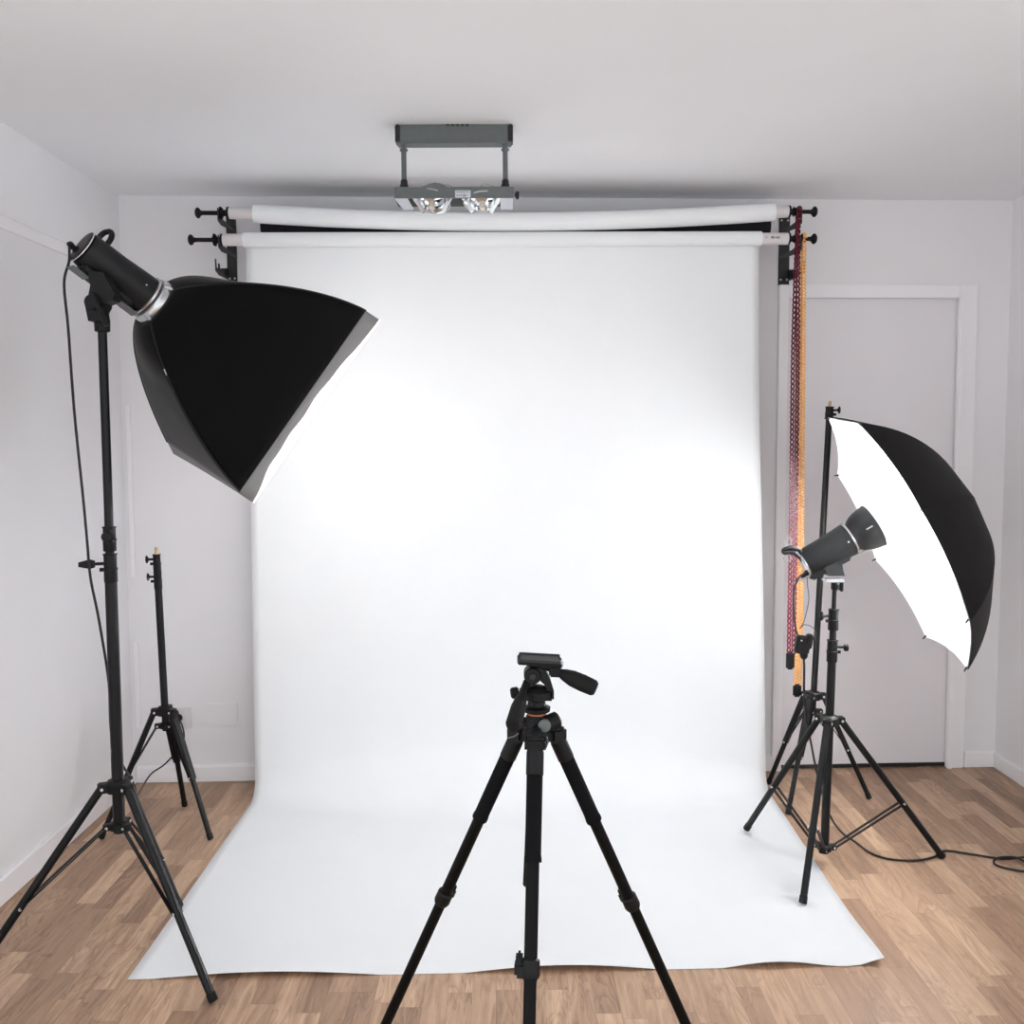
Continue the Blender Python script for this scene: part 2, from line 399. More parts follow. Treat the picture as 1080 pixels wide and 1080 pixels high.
def bump(u):
    h = 0
    for a, b, m in ((.03, .33, .015), (.44, .70, .018), (.785, .93, .016), (.965, 1.10, .030)):
        if a < u < b: h = max(h, m * math.sin(PI * (u - a) / (b - a)))
    return h
rows = []; NU = 64
Rb = .085
for i in range(NU + 1):
    u = i / NU; Rb = .085 + .20 * math.sin(PI * u) ** .8
    Ltop = W(.572, .25, 0); Rtop = W(2.634, .25, 0); ptop = Ltop.lerp(Rtop, u)
    rz = lerp(zl, zr, u)
    yb = lerp(3.845, 3.915, u)                 # where the sheet meets the floor
    yf = lerp(2.507, 2.553, u)                  # front edge
    col = []
    # over the roll, then down
    for k in range(7):
        a = PI / 2 - PI / 2 * k / 6
        col.append(V((ptop.x, ptop.y + .0292 * math.cos(a), rz + .0292 * math.sin(a))))
    ytop = ptop.y + .0292
    xb = lerp(-1.058, 1.082, u); xf = lerp(-1.053, 1.046, u)
    zz = [rz - .03 - (rz - .03 - Rb - .01) * k / 34 for k in range(35)]
    for z in zz:
        f = (rz - z) / rz
        x = lerp(ptop.x, xb, smooth(f * .9) * .9 + .1 * f)
        rip = .004 * math.sin(u * 17 + z * 1.3) * math.sin(PI * min(1, f)) + .003 * math.sin(u * 41 + 2) * f
        col.append(V((x, lerp(ytop, yb, f) + rip, z)))
    for k in range(1, 11):
        a = PI / 2 * k / 10
        col.append(V((xb, yb + .003 - Rb * (1 - math.cos(a)) , .0015 + Rb * (1 - math.sin(a)) + .0)))
    y1 = yb - Rb
    for k in range(1, 46):
        f = k / 45; f = 1 - (1 - f) ** 1.4
        y = lerp(y1, yf, f); d = y - yf
        z = .0015 + bump(u) * math.exp(-(d / .20) ** 2) + .0016 * math.exp(-((f - .25) / .2) ** 2) * (1 + math.sin(u * 9))
        col.append(V((lerp(xb, xf, f), y, z)))
    rows.append(col)
MB().grid(rows).build('paper_sheet', M['paper'], tf, angle=80, solid=.0009, fix=False)

# --- pull chains
def chain_thing(label, u, off, ztop, zbot, pitch, lw, wire, m, r0, r1, twist0, wt, wu):
    t = thing('pull_chain', W(u, off, zbot - wt), label, 'chain', 'plastic pull chains on the rolls')
    mb = MB()
    n = int((ztop - zbot) / pitch)
    for s in (-1, 1):
        for k in range(n):
            z = ztop - k * pitch
            f = smooth((ztop - z) / .8)
            if s > 0: z -= .5 * pitch * smooth((ztop - z - .25) / .3)
            ang = lerp(twist0, PI / 2, f); r = lerp(r0, r1, f)
            sway = wu * ((ztop - z) / (ztop - zbot)) + .004 * math.sin(z * 2.2)
            c = W(u + sway + s * r * math.sin(ang), off + s * r * math.cos(ang), z)
            pts = []
            hx, hz = lw / 2 - wire, pitch * .56 - wire * .4
            for q in range(8):
                a = q * PI / 4
                pts.append(c + T * (hx * math.copysign(abs(math.cos(a)) ** .6, math.cos(a))) + V((0, 0, hz * math.copysign(abs(math.sin(a)) ** .8, math.sin(a)))))
            mb.tube(pts, wire, 5, 1, closed=True)
    arc = [W(u, off + .016 * math.cos(a), ztop + .016 * math.sin(a)) for a in [PI * q / 10 for q in range(11)]]
    mb.tube(arc, lw * .42, 8, 1)
    mb.build('chain_loop', m, t, angle=60)
    c = W(u + wu, off, zbot)
    w = MB().box(c - V((0, 0, wt * .18)), .034, .020, wt, T, NW * -1, (0, 0, 1), .007)
    w.build('weight', M['plastic'], t)
chain_thing('dark red plastic pull chain hanging from the upper roll', 2.784, .262, 2.385, .572, .0205, .0205, .0038, M['red'], .006, .0098, 0., .075, -.006)
chain_thing('orange plastic pull chain hanging beside the dark red one', 2.808, .255, 2.281, .440, .0135, .0200, .0036, M['orange'], .007, .0086, 0.6, .055, .004)

# ------------------------------------------------------------------ ceiling light
tc_ = thing('ceiling_light', (-.172, 3.19, 2.2), 'grey metal spotlight fixture with two tilted lamps hung under the ceiling', 'ceiling light')
cx, cy = -.172, 3.19
mb = MB().box((cx, cy, 2.471), .352, .046, .058, bev=.003); mb.box((cx, cy, 2.442), .372, .050, .004); mb.build('canopy_box', M['grey'], tc_)
for s in (-1, 1):
    mb = MB().box((cx + s * .184, cy, 2.472), .016, .050, .056, bev=.003); mb.build('end_cap', M['black'], tc_)
for k in range(5): MB().box((cx - .02 + .016 * k, cy - .022, 2.4965), .009, .012, .006, bev=.002).build('cable_clip', M['black'], tc_)
for s in (-1, 1):
    mb = MB().cyl((cx + s * .1665, cy, 2.443), (cx + s * .1665, cy, 2.285), .0085, n=20); mb.lathe((cx + s * .1665, cy, 2.428), (0, 0, -1), [(.013, 0), (.013, .006), (.0085, .008)], 20)
    po = mb.build('post', M['grey'], tc_)
    MB().lathe((cx + s * .1665, cy, 2.330), (0, 0, -1), [(.009, 0), (.0115, .005), (.0115, .014), (.014, .018), (.014, .048)], 18).build('collar', M['black'], po)
mb = MB().lathe((cx + .196, cy - .015, 2.275), (1, 0, 0), [(.006, 0), (.006, .004), (.013, .005), (.013, .012), (.010, .015)], 14); mb.build('side_knob', M['black'], tc_)
fy0, fy1 = cy - .055, cy + .055
front = [(-.193, .020), (-.108, .020), (-.095, .0235), (-.080, .030), (-.062, .033), (-.045, .031), (-.030, .0245), (-.018, .020), (.193, .020), (.193, -.016), (-.193, -.016)]
mb = MB().prism(front, (cx, fy0, 2.272), (1, 0, 0), (0, 0, 1), (0, 1, 0), .003); mb.prism(front, (cx, fy1, 2.272), (1, 0, 0), (0, 0, 1), (0, 1, 0), .003)
for s in (-1, 1): mb.box((cx + s * .1915, cy, 2.274), .003, .107, .036)
mb.build('frame', M['grey'], tc_, angle=20)
for s in (-1, 1):
    mb = MB()
    a = [(0, 0), (.105, 0), (.105, -.03), (.012, -.03)]
    ex = V((0, 1, 0))
    q = [(cx + s * .192, fy0, 2.256), (cx + s * .150, fy0, 2.256), (cx + s * (.150 if s > 0 else .130), fy0 + .006, 2.222), (cx + s * (.190 if s > 0 else .165), fy0 + .006, 2.222)]
    mb.add([V(p) for p in q] + [V(p) + V((0, .004, 0)) for p in q], [[0, 1, 2, 3], [7, 6, 5, 4], [0, 4, 5, 1], [1, 5, 6, 2], [2, 6, 7, 3], [3, 7, 4, 0]])
    mb.build('end_plate', M['greylight'], tc_, angle=20)
mb = MB().box((cx + .029, fy0 - .002, 2.269), .050, .0016, .023, bev=.0005); pl = mb.build('rating_label', M['greylight'], tc_)
mb = MB()
for r_, (xa, n_) in enumerate(((.006, 6), (.008, 5))):
    for k in range(n_): mb.box((cx + .0105 + .0072 * k, fy0 - .0031, 2.2755 - .011 * r_), .0045, .0004, .0042)
mb.lathe((cx + .033, fy0 - .0029, 2.264), (0, -1, 0), [(.0035, 0), (.0035, .0006)], 12)
mb.build('lettering', M['inkgrey'], pl)
for i, (lx, tilt) in enumerate(((cx - .072, V((-.15, -.42, -.85))), (cx + .088, V((.10, -.30, -.9))))):
    ax = tilt.normalized(); c = V((lx, cy, 2.268))
    mb = MB(); prof = []
    for k in range(13):
        f = k / 12; prof.append((.010 + .043 * math.sin(f * PI / 2) ** .9, -.030 + .042 * f ** 1.6))
    prof += [(.055, .013), (.055, .010)]
    inner = [(r - .0012, h + .0008) for r, h in prof[:13]][::-1]
    mb.lathe(c, ax, prof + [(.0525, .0115)] + inner[1:], 32)
    lamp = mb.build('lamp', M['reflector'], tc_)
    x, y, z = basis(ax)
    MB().tube([c + x * .059 * math.cos(a) + y * .059 * math.sin(a) + z * .010 for a in [2 * PI * k / 24 for k in range(24)]], .0025, 8, 1, closed=True).build('gimbal_ring', M['alu'], lamp)
    for a in (.3, 2.4, 4.5):
        MB().tube([c + x * .056 * math.cos(a) + y * .056 * math.sin(a) + z * .012, c + x * .03 * math.cos(a) + y * .03 * math.sin(a) + z * .03, c + z * .032], .0016, 6, 5).build('bulb_wire', M['alu'], lamp)
    mb = MB().lathe(c, ax, [(.006, .012), (.010, .014), (.011, .030), (.009, .038), (.004, .040)], 18); mb.build('bulb_cap', M['ceramic'], lamp)
    for q in (-1, 1): MB().bar(c + V((q * .060, -.03, -.004)), c + V((q * .030, .02, -.040)), .012, .002, (0, 1, 0)).build('gimbal_bracket', M['alu'], lamp)
    MB().tube([c - z * .03, c - z * .055 + x * .01, c - z * .05 + x * .05, c - z * .02 + x * .07], .0016, 6, 6).build('wire', M['chrome'], lamp)

# ------------------------------------------------------------------ light stands
def light_stand(label, group, base, top, zc, zh, sections, joints, feet, bt, leg_r, thick=False, spigot=True, hub_knob=None, topcap=None):
    """base/top (x,y,z) give the pole's axis; sections [(z0,z1,r)], joints [(z0,z1,r,[(dir,z,len,style)])]"""
    base, top = V(base), V(top)
    def P(z): f = (z - base.z) / (top.z - base.z); return base.lerp(top, f)
    axis = (top - base).normalized()
    t = thing('light_stand', (base.x, base.y, 0), label, 'light stand', group)
    for i, (z0, z1, r) in enumerate(sections):
        MB().cyl(P(z0), P(z1), r, n=22, bev=.001).build('pole_tube', M['tube'], t)
    for z0, z1, r, knobs in joints:
        L = z1 - z0
        mb = MB().lathe(P(z0), axis, [(r * .92, 0), (r, .002), (r, L * .42), (r * 1.08, L * .44), (r * 1.08, L * .5), (r * .96, L * .52), (r * .96, L - .004), (r * 1.06, L - .003), (r * 1.06, L)], 22)
        j = mb.build('joint_collar', M['plastic'], t)
        for d, zk, L, st in knobs:
            d = V(d).normalized(); o = P(zk)
            k = MB().cyl(o + d * r * .8, o + d * (r + L * .5), .0045, n=10)
            e = o + d * (r + L * .5)
            if st == 'tee':
                k.lathe(e, d, [(.006, 0), (.0075, .004), (.0075, L * .4), (.005, L * .5)], 14)
                k.box(e + d * L * .3, .010, L * .35, .030, d.cross(axis), d, axis, .003)
            elif st == 'lever':
                sd = d.cross(axis)
                k.prism([(-.009, 0), (.009, 0), (.013, L * .3), (.006, L), (-.006, L), (-.013, L * .3)], e, axis, d, sd, .010)
            else:
                k.lathe(e, d, [(.006, 0), (.012, .003), (.014, .008), (.012, L * .5), (.006, L * .55)], 16)
            k.build('clamp_knob', M['plastic'], j)
            MB().cyl(o - axis * .017 + d * r * .8, o - axis * .017 + d * (r + .010), .0055, n=10).build('clamp_screw', M['plastic'], j)
    rp = sections[0][2]
    hub = MB().lathe(P(zh - .018), axis, [(rp + .003, 0), (rp + .014, .003), (rp + .016, .028), (rp + .010, .036), (rp + .004, .038)], 24)
    cl = MB().lathe(P(zc - .012), axis, [(rp + .003, 0), (rp + .010, .003), (rp + .010, .020), (rp + .003, .024)], 24)
    riv = []
    dirs = []
    for f in feet:
        d = V((f[0] - base.x, f[1] - base.y, 0)).normalized(); dirs.append(d); sd = V((-d.y, d.x, 0))
        h = P(zh) + d * (rp + .020); hub.box(h, .034, .030, .026, d, sd, (0, 0, 1), .003)
        c = P(zc) + d * (rp + .014); cl.box(c, .026, .024, .018, d, sd, (0, 0, 1), .003)
    hubo = hub.build('hub', M['plastic'], t); clo = cl.build('sliding_collar', M['plastic'], t)
    for f, d in zip(feet, dirs):
        sd = V((-d.y, d.x, 0))
        h = P(zh) + d * (rp + .026); foot = V(f) + V((0, 0, leg_r * .55))
        m_ = h.lerp(foot, bt)
        leg = MB()
        if thick:
            leg.bar(h, h.lerp(foot, bt + .02), .020, .026, sd, .003); leg.cyl(h.lerp(foot, bt - .05), foot, leg_r, n=16)
        else: leg.cyl(h, foot, leg_r, n=18)
        lo = leg.build('leg', M['tube'], t)
        ld = (foot - h).normalized()
        MB().cyl(foot - ld * .022, foot + ld * .002, leg_r * 1.12, n=16, bev=.002).build('foot_cap', M['rubber'], lo)
        c = P(zc) + d * (rp + .018); w = .0125
        for s in (-1, 1):
            MB().bar(c + sd * s * w * .8, m_ + sd * s * w, .0035, .011, sd, .0008).build('brace', M['tube'], lo)
        for s in (-1, 1):
            for q, a, b, r in ((m_, w + .0015, w + .0045, .0042), (h, .014, .0175, .0042), (c, .011, .0145, .004)):
                MB().cyl(q + sd * s * a, q + sd * s * b, r, n=10).build('rivet', M['rivet'], lo)
    if spigot:
        MB().lathe(P(top.z), axis, [(.0065, -.004), (.0065, .012), (.0045, .015), (.0065, .018), (.0065, .026), (.004, .028)], 14).build('stud', M['brass'], t)
    if hub_knob:
        d = V(hub_knob).normalized(); o = P(zh)
        MB().lathe(o + d * (rp + .010), d, [(.006, 0), (.006, .022), (.013, .024), (.016, .030), (.016, .040), (.013, .046), (.004, .048)], 18).build('clamp_knob', M['plastic'], hubo)
    return t
GS = 'black tripod light stands'
light_stand('tall black light stand in front of the left wall carrying the softbox', GS, (-1.106, 2.615, .33), (-1.104, 2.615, 1.80), .392, .506,
            [(.372, 1.10, .0165), (1.08, 1.80, .0120)], [(1.085, 1.165, .0180, [((-1, -.35, 0), 1.138, .042, 'lever')]), (1.172, 1.24, .0175, [((.2, -1, 0), 1.215, .026, 'round')])],
            [(-.783, 2.397, 0), (-1.052, 2.915, 0), (-1.470, 2.452, 0)], .60, .0115, spigot=False)
light_stand('short folded-down black light stand beside the left wall socket with nothing mounted', GS, (-1.303, 3.53, .38), (-1.318, 3.53, 1.055), .405, .460,
            [(.385, .95, .0135)], [(.925, .99, .0150, [((-1, -.2, 0), .972, .024, 'tee')]), (.99, 1.057, .0142, [((-1, -.3, 0), 1.038, .026, 'tee')])],
            [(-1.113, 3.427, 0), (-1.320, 3.755, 0), (-1.524, 3.441, 0)], .52, .0100, thick=True, hub_knob=(.8, -.6, 0))
light_stand('black light stand holding the umbrella flash beside the paper backdrop', GS, (1.092, 3.20, .03), (1.110, 3.20, .985), .058, .507,
            [(.038, .73, .0145), (.71, .84, .0115), (.82, .985, .0080)], [(.712, .788, .0180, [((1, -.35, 0), .765, .034, 'round')]), (.822, .895, .0175, [((-1, -.2, 0), .872, .034, 'tee')])],
            [(.885, 3.455, .0125), (.925, 2.900, .003), (1.520, 3.234, 0)], .60, .0115, spigot=False)
light_stand('empty black light stand with brass stud in front of the door behind the umbrella', GS, (1.244, 3.82, .34), (1.290, 3.82, 1.60), .362, .425,
            [(.345, 1.56, .0125)], [(1.555, 1.605, .0165, [((1, -.5, 0), 1.590, .026, 'tee')])],
            [(1.108, 3.965, 0), (1.092, 3.628, 0), (1.474, 3.789, 0)], .52, .0100, thick=True)

# ------------------------------------------------------------------ studio flash heads
def oval(c, X, Y, a, b, n=20): return [V(c) + V(X) * a * math.cos(2 * PI * k / n) + V(Y) * b * math.sin(2 * PI * k / n) for k in range(n)]
# left flash, seen from behind
n = V((.57988, .61036, -.53963)).normalized(); RG = V((-1.00546, 2.74, 1.86919))
U = V((.61102, -.76394, -.20747)); VV = V((.53888, .20942, .81594))
xs = n.cross(V((0, 0, 1))).normalized(); up = xs.cross(n)
def at_(f, a=0, b=0): return RG + n * f + xs * a + up * b
t = thing('studio_flash', at_(-.16, 0, -.08), 'black studio flash head with ring handle driving the softbox on the left', 'studio flash', 'black studio flash heads')
MB().lathe(at_(-.232), n, [(.040, 0), (.047, .003), (.049, .010), (.0505, .10), (.056, .185), (.057, .203), (.050, .206)], 36).build('body', M['flash'], t)
MB().lathe(at_(-.240), n, [(.030, 0), (.045, .001), (.0485, .004), (.0485, .006), (.046, .0065)], 36).build('back_plate', M['flash'], t)
MB().tube([at_(-.236) + xs * .0485 * math.cos(a) + up * .0485 * math.sin(a) for a in [2 * PI * k / 40 for k in range(40)]], .0018, 8, 1, closed=True).build('back_rim', M['chrome'], t)
mb = MB().box(at_(-.135, 0, -.052), .055, .024, .16, xs, up, n, .006); mb.build('base_rail', M['flash'], t)
for f0, L in ((-.224, .05), (-.075, .06)):
    MB().box(at_(f0 + L * .3, 0, -.0655), .040, .004, L, xs, up, n, .001).build('rail_trim', M['grey'], t)
MB().tube(oval(at_(-.200, 0, .056), up, (n * .45 + xs * .9).normalized(), .029, .020), .0078, 10, 1, closed=True).build('handle', M['plastic'], t)
MB().lathe(at_(-.034), n, [(.056, 0), (.062, .002), (.062, .008), (.058, .010)], 36).build('front_ring', M['alu'], t)
br = MB(); pt = V((-1.104, 2.615, 1.80)); hb = at_(-.165, 0, -.062)
br.lathe(pt - V((0, 0, .028)), (0, 0, 1), [(.016, 0), (.020, .002), (.021, .03), (.018, .055), (.012, .062)], 20)
br.prism([(-1.115, 1.89), (-1.124, 1.852), (-1.131, 1.838), (-1.124, 1.797), (-1.090, 1.797), (-1.089, 1.818), (-1.080, 1.844), (-1.058, 1.852), (-1.050, 1.866), (-1.080, 1.925), (-1.120, 1.93)], (0, 2.600, 0), (1, 0, 0), (0, 0, 1), (0, 1, 0), .052)
br.cyl((-1.106, 2.555, 1.845), (-1.106, 2.645, 1.845), .020, n=22, bev=.003)
bro = br.build('tilt_bracket', M['plastic'], t)
MB().tube([(-1.104, 2.556, 1.866), (-1.090, 2.552, 1.838), (-1.060, 2.545, 1.780)], [.0085] * 7 + [.0075] * 6, 10, 6).build('tilt_lever', M['plastic'], bro)
MB().lathe(at_(-.062, .057, .004), xs, [(.002, 0), (.002, .002)], 8).build('indicator', M['rivet'], t)

# softbox on the flash
SB, LB = .648, .4406
tsb = thing('softbox', RG + n * .2 - V((0, 0, .2)), 'large black square softbox with grey lip aimed at the paper backdrop', 'softbox')
Rm = SB / 2 * math.sqrt(2); R0 = .066
dirs = [(U + VV).normalized(), (U - VV).normalized(), (-U - VV).normalized(), (-U + VV).normalized()]
LIP = .050; tl = 1 - LIP / LB
def rad(i, s):
    if i < 2: return R0 + (Rm - R0) * (1 - (1 - s) ** 1.6) ** (1 / 1.3)
    return R0 + (Rm - R0) * s ** .68
def rod(i, s): return RG + n * (LB * s) + dirs[i] * rad(i, s)
names = ['near', 'lower', 'far', 'upper']
for i in range(4):
    j = (i + 1) % 4; rows = []
    for a in range(27):
        s = (a / 26) ** 1.25 * tl; row = []
        for b in range(19):
            f = b / 18
            P = rod(i, s).lerp(rod(j, s), f)
            ang = f * PI / 2
            d = (dirs[i] * math.cos(ang) + dirs[j] * math.sin(ang))
            C_ = RG + n * (LB * s) + d * lerp(rad(i, s), rad(j, s), f)
            P = P.lerp(C_, max(0, 1 - s * 3.2) ** 1.5 * .9 + .04 * math.sin(PI * min(1, s / tl)))
            w = 4 * f * (1 - f)
            mid = (dirs[i] + dirs[j]).normalized()
            P += mid * (.006 * math.sin(s * 13 + i) * w * math.sin(PI * f * 2 + i) * s * max(0, 1 - s / tl))
            row.append(P)
        rows.append(row)
    MB().grid(rows).build('side_panel', M['cloth'], tsb, angle=80, solid=.0012, fix=False)
for i in range(4):
    MB().tube([rod(i, (k / 24) ** 1.2 * tl) + dirs[i] * .0012 for k in range(25)], .0028, 6, 1).build('rod_seam', M['piping'], tsb)
cn = [rod(i, tl) for i in range(4)]; cf = [RG + n * LB + dirs[i] * Rm for i in range(4)]
for i in range(4):
    j = (i + 1) % 4; rows = []
    for a in range(5):
        g = a / 4; row = []
        for b in range(21):
            f = b / 20
            P = cn[i].lerp(cn[j], f).lerp(cf[i].lerp(cf[j], f), g)
            row.append(P + (dirs[i] + dirs[j]).normalized() * (-.003 * g * 4 * f * (1 - f)))
        rows.append(row)
    MB().grid(rows).build('lip', M['lip'], tsb, angle=80, solid=.001, fix=False)
# glowing front cloth with a turned-over edge
mb = MB(); NN = 16; rows = []
CF = RG + n * LB
for a in range(NN + 1):
    row = []
    for b in range(NN + 1):
        p, q = a / NN * 2 - 1, b / NN * 2 - 1
        row.append(CF + U * p * (SB / 2 - .006) + VV * q * (SB / 2 - .006) - n * .004 + n * .02 * (1 - p * p) * (1 - q * q))
    rows.append(row)
df = MB().grid(rows).build('diffuser', M['diffuser'], tsb, angle=80)
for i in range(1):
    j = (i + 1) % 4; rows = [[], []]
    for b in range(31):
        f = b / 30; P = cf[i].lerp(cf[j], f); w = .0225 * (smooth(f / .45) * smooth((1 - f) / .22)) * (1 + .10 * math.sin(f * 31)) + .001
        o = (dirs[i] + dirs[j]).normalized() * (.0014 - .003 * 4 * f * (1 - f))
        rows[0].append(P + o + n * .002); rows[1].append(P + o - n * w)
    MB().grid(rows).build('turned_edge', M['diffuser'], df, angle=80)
mb = MB().lathe(RG + n * -.022, n, [(.058, 0), (.066, .003), (.067, .010), (.070, .014), (.070, .022), (.062, .026), (.058, .02)], 40)
mb.build('speed_ring', M['alu'], tsb)
for i in range(4):
    mb = MB().bar(RG + n * -.016 + dirs[i] * .064, rod(i, .004) + dirs[i] * .002, .008, .010, xs, .002); mb.build('rod_holder', M['alu'], tsb)
MB().box(rod(1, .19) + dirs[1] * .003, .005, .005, .020, xs, dirs[1], (rod(1, .21) - rod(1, .17)).normalized(), .001).build('seam_stud', M['rivet'], tsb)

# power cord of the left flash
cd = MB().tube([at_(-.236, -.012, -.012), at_(-.262, -.015, -.006), V((-1.178, 2.595, 1.958)), V((-1.196, 2.60, 1.90)), V((-1.192, 2.605, 1.78)), V((-1.186, 2.61, 1.55)), V((-1.172, 2.612, 1.32)), V((-1.160, 2.600, 1.20)),
                V((-1.150, 2.590, 1.10)), V((-1.140, 2.61, .98)), V((-1.130, 2.635, .80)), V((-1.126, 2.64, .62)), V((-1.155, 2.85, .42)), V((-1.30, 3.20, .24)), V((-1.44, 3.62, .125)), V((-1.492, 3.86, .10)), V((-1.462, 3.95, .115)), V((-1.405, 4.0, .19)), V((-1.412, 4.012, .26)), V((-1.436, 4.018, .285))], .0036, 8, 8)
co = cd.build('power_cord', M['cord']); tag(co, 'black power cord hanging down the tall left stand to the wall socket', 'cord', 'black power cords')
MB().lathe(at_(-.234, -.012, -.012), n * -1, [(.010, 0), (.010, .012), (.007, .014), (.009, .018), (.006, .021), (.008, .025), (.0045, .034)], 14).build('connector', M['plastic'], co)
MB().lathe(W(.185, .010, .285), NW, [(.018, 0), (.018, .014), (.012, .024), (.006, .03)], 18).build('plug', M['plastic'], co)

# right flash
nf = V((.862, -.080, .500)).normalized(); F0 = V((1.157, 3.20, 1.136))
xs = nf.cross(V((0, 0, 1))).normalized(); up = xs.cross(nf)
def at2(f, a=0, b=0): return F0 + nf * f + xs * a + up * b
t = thing('studio_flash', at2(-.07, 0, -.09), 'black studio flash head with round reflector pointing into the umbrella', 'studio flash', 'black studio flash heads')
MB().lathe(at2(-.172), nf, [(.040, 0), (.046, .004), (.048, .012), (.0505, .10), (.0555, .155), (.0565, .170)], 36).build('body', M['flash'], t)
MB().lathe(at2(-.004), nf, [(.0555, 0), (.0585, .002), (.0585, .008), (.052, .011)], 36).build('front_ring', M['chrome'], t)
rf = [(.046, .006), (.049, .012), (.056, .020), (.0635, .033), (.0695, .050), (.0735, .068), (.0755, .086), (.0770, .089), (.0765, .091), (.0738, .088), (.0715, .068), (.0670, .050), (.0610, .035), (.053, .024), (.046, .019), (.046, .006)]
ref = MB().lathe(at2(0), nf, rf, 44, caps=False).build('reflector', M['flash'], t)
lin_ = MB().lathe(at2(.0006), nf, [(.0732, .087), (.0708, .068), (.0662, .0505), (.0602, .036), (.0520, .0255), (.030, .0192), (.001, .0175)], 44, caps=False); lin_.build('reflector_lining', M['reflector'], ref)
MB().tube([at2(.050, .0675, .014), at2(.072, .0728, .016)], .0022, 8, 1).build('vent_slot', M['rivet'], ref)
MB().tube([at2(.040) + xs * .026 * math.cos(a) + up * .026 * math.sin(a) for a in [2 * PI * k / 24 for k in range(24)]], .006, 8, 1, closed=True).build('flash_tube', M['tubeglow'], t)
MB().lathe(at2(-.174), nf, [(.030, -.006), (.044, -.004), (.0475, 0), (.0475, .004), (.044, .005)], 36).build('back_plate', M['chrome'], t)
MB().tube([at2(-.170, .0, .030), V((.985, 3.195, 1.098)), V((.955, 3.19, 1.106)), V((.932, 3.19, 1.100)), V((.934, 3.19, 1.090)), V((.960, 3.19, 1.090)), V((.988, 3.19, 1.072)), at2(-.172, .0, -.030)], .0075, 10, 6).build('handle', M['flash'], t)
for zz in (1.128, 1.072):
    MB().tube(oval((.944, 3.19, zz), (1, 0, 0), (0, 0, 1), .0125, .0125), .0016, 6, 1, closed=True).build('ring', M['alu'], t)
mb = MB().box(at2(-.105, 0, -.050), .050, .024, .150, xs, up, nf, .006); mb.build('base_rail', M['flash'], t)
tp = V((1.110, 3.20, .985)); hb = at2(-.055, 0, -.062)
br = MB().prism([(-.050, .030), (.018, .030), (.024, -.012), (.030, -.030), (-.024, -.030), (-.038, -.005)], hb + V((-.034, 0, -.014)), (1, 0, 0), (0, 0, 1), (0, 1, 0), .045)
bro = br.build('tilt_bracket', M['flash'], t, angle=25)
MB().box(tp + V((-.005, 0, .010)), .068, .044, .012, bev=.004).build('bracket_plate', M['alu'], bro)
mb = MB().lathe(tp + V((.002, 0, .006)), (0, 0, -1), [(.014, 0), (.015, .004), (.015, .026), (.012, .030)], 18); mb.box(tp + V((.022, 0, -.012)), .010, .02, .036, bev=.003); mb.build('spigot_socket', M['plastic'], bro)
MB().lathe(at2(-.018, .0560, .004), xs, [(.003, 0), (.003, .002)], 10).build('indicator', M['rivet'], t)

# umbrella
CU = V((1.300, 3.171, 1.140)); nu = V((.898, -.097, .430)).normalized(); RU = .478
x_ = nu.cross(V((0, 0, 1))).normalized(); y_ = x_.cross(nu)
ph0 = 1.872 + PI; SAG = .262
tu = thing('photo_umbrella', CU - V((0, 0, .4)), 'open studio umbrella, black outside and bright white inside, over the right flash', 'umbrella')
def dome(k, s, f, shrink=0., back=0.):
    """k panel, s 0 apex..1 rim, f across panel"""
    def ribp(kk, s):
        a = ph0 + kk * PI / 4; r = RU * math.sin(s * PI / 2 * .66) / math.sin(PI / 2 * .66)
        h = SAG * (1 - (1 - math.cos(s * PI / 2 * .66)) / (1 - math.cos(PI / 2 * .66)))
        return CU + (x_ * math.cos(a) + y_ * math.sin(a)) * r + nu * h
    w = 4 * f * (1 - f)
    s2 = s * (1 - .030 * w * s)
    p = ribp(k, s2).lerp(ribp(k + 1, s2), f)
    q = CU - nu * .25
    return p + (p - q).normalized() * (-shrink)
for nm, m_, sh in (('canopy', 'umb_out', 0.), ('lining', 'umb_in', .004)):
    mb = MB()
    for k in range(8):
        rows = [[dome(k, .001 + .999 * a / 20, b / 12, sh) for b in range(13)] for a in range(21)]
        mb.grid(rows)
    cob = mb.build(nm, M[m_], tu, angle=16, fix=False)
    if nm == 'canopy': can = cob
for k in range(8):
    pts = [dome(k, .05 + .95 * a / 14, 0, .008) for a in range(15)]
    e = pts[-1] + (pts[-1] - pts[-2]).normalized() * .012
    rb = MB().tube(pts, .0011, 6, 1).build('rib', M['greylight'], tu)
    MB().cyl(pts[-1] + (pts[-2] - pts[-1]) * .15, e, .0032, .002, n=8).build('rib_tip', M['black'], rb)
MB().cyl(CU - nu * .365, CU + nu * (SAG + .02), .0042, n=12).build('shaft', M['alu'], tu)
MB().lathe(CU + nu * (SAG - .006), nu, [(.012, -.004), (.012, .004), (.008, .008), (.005, .02), (.002, .022)], 16).build('ferrule', M['black'], tu)
MB().lathe(CU + nu * .13, nu, [(.006, 0), (.012, .002), (.012, .02), (.009, .026), (.006, .04)], 14).build('runner', M['socket'], tu)
mb = MB()
for q in range(16):
    s = .62 + .017 * q; p = dome(7, s, .16, -.0012); p2 = dome(7, s + .010, .16, -.0012)
    if q % 5 != 4: mb.bar(p, p2, .006, .0008, (p - CU + nu * .25))
mb.build('lettering', M['silverprint'], can)

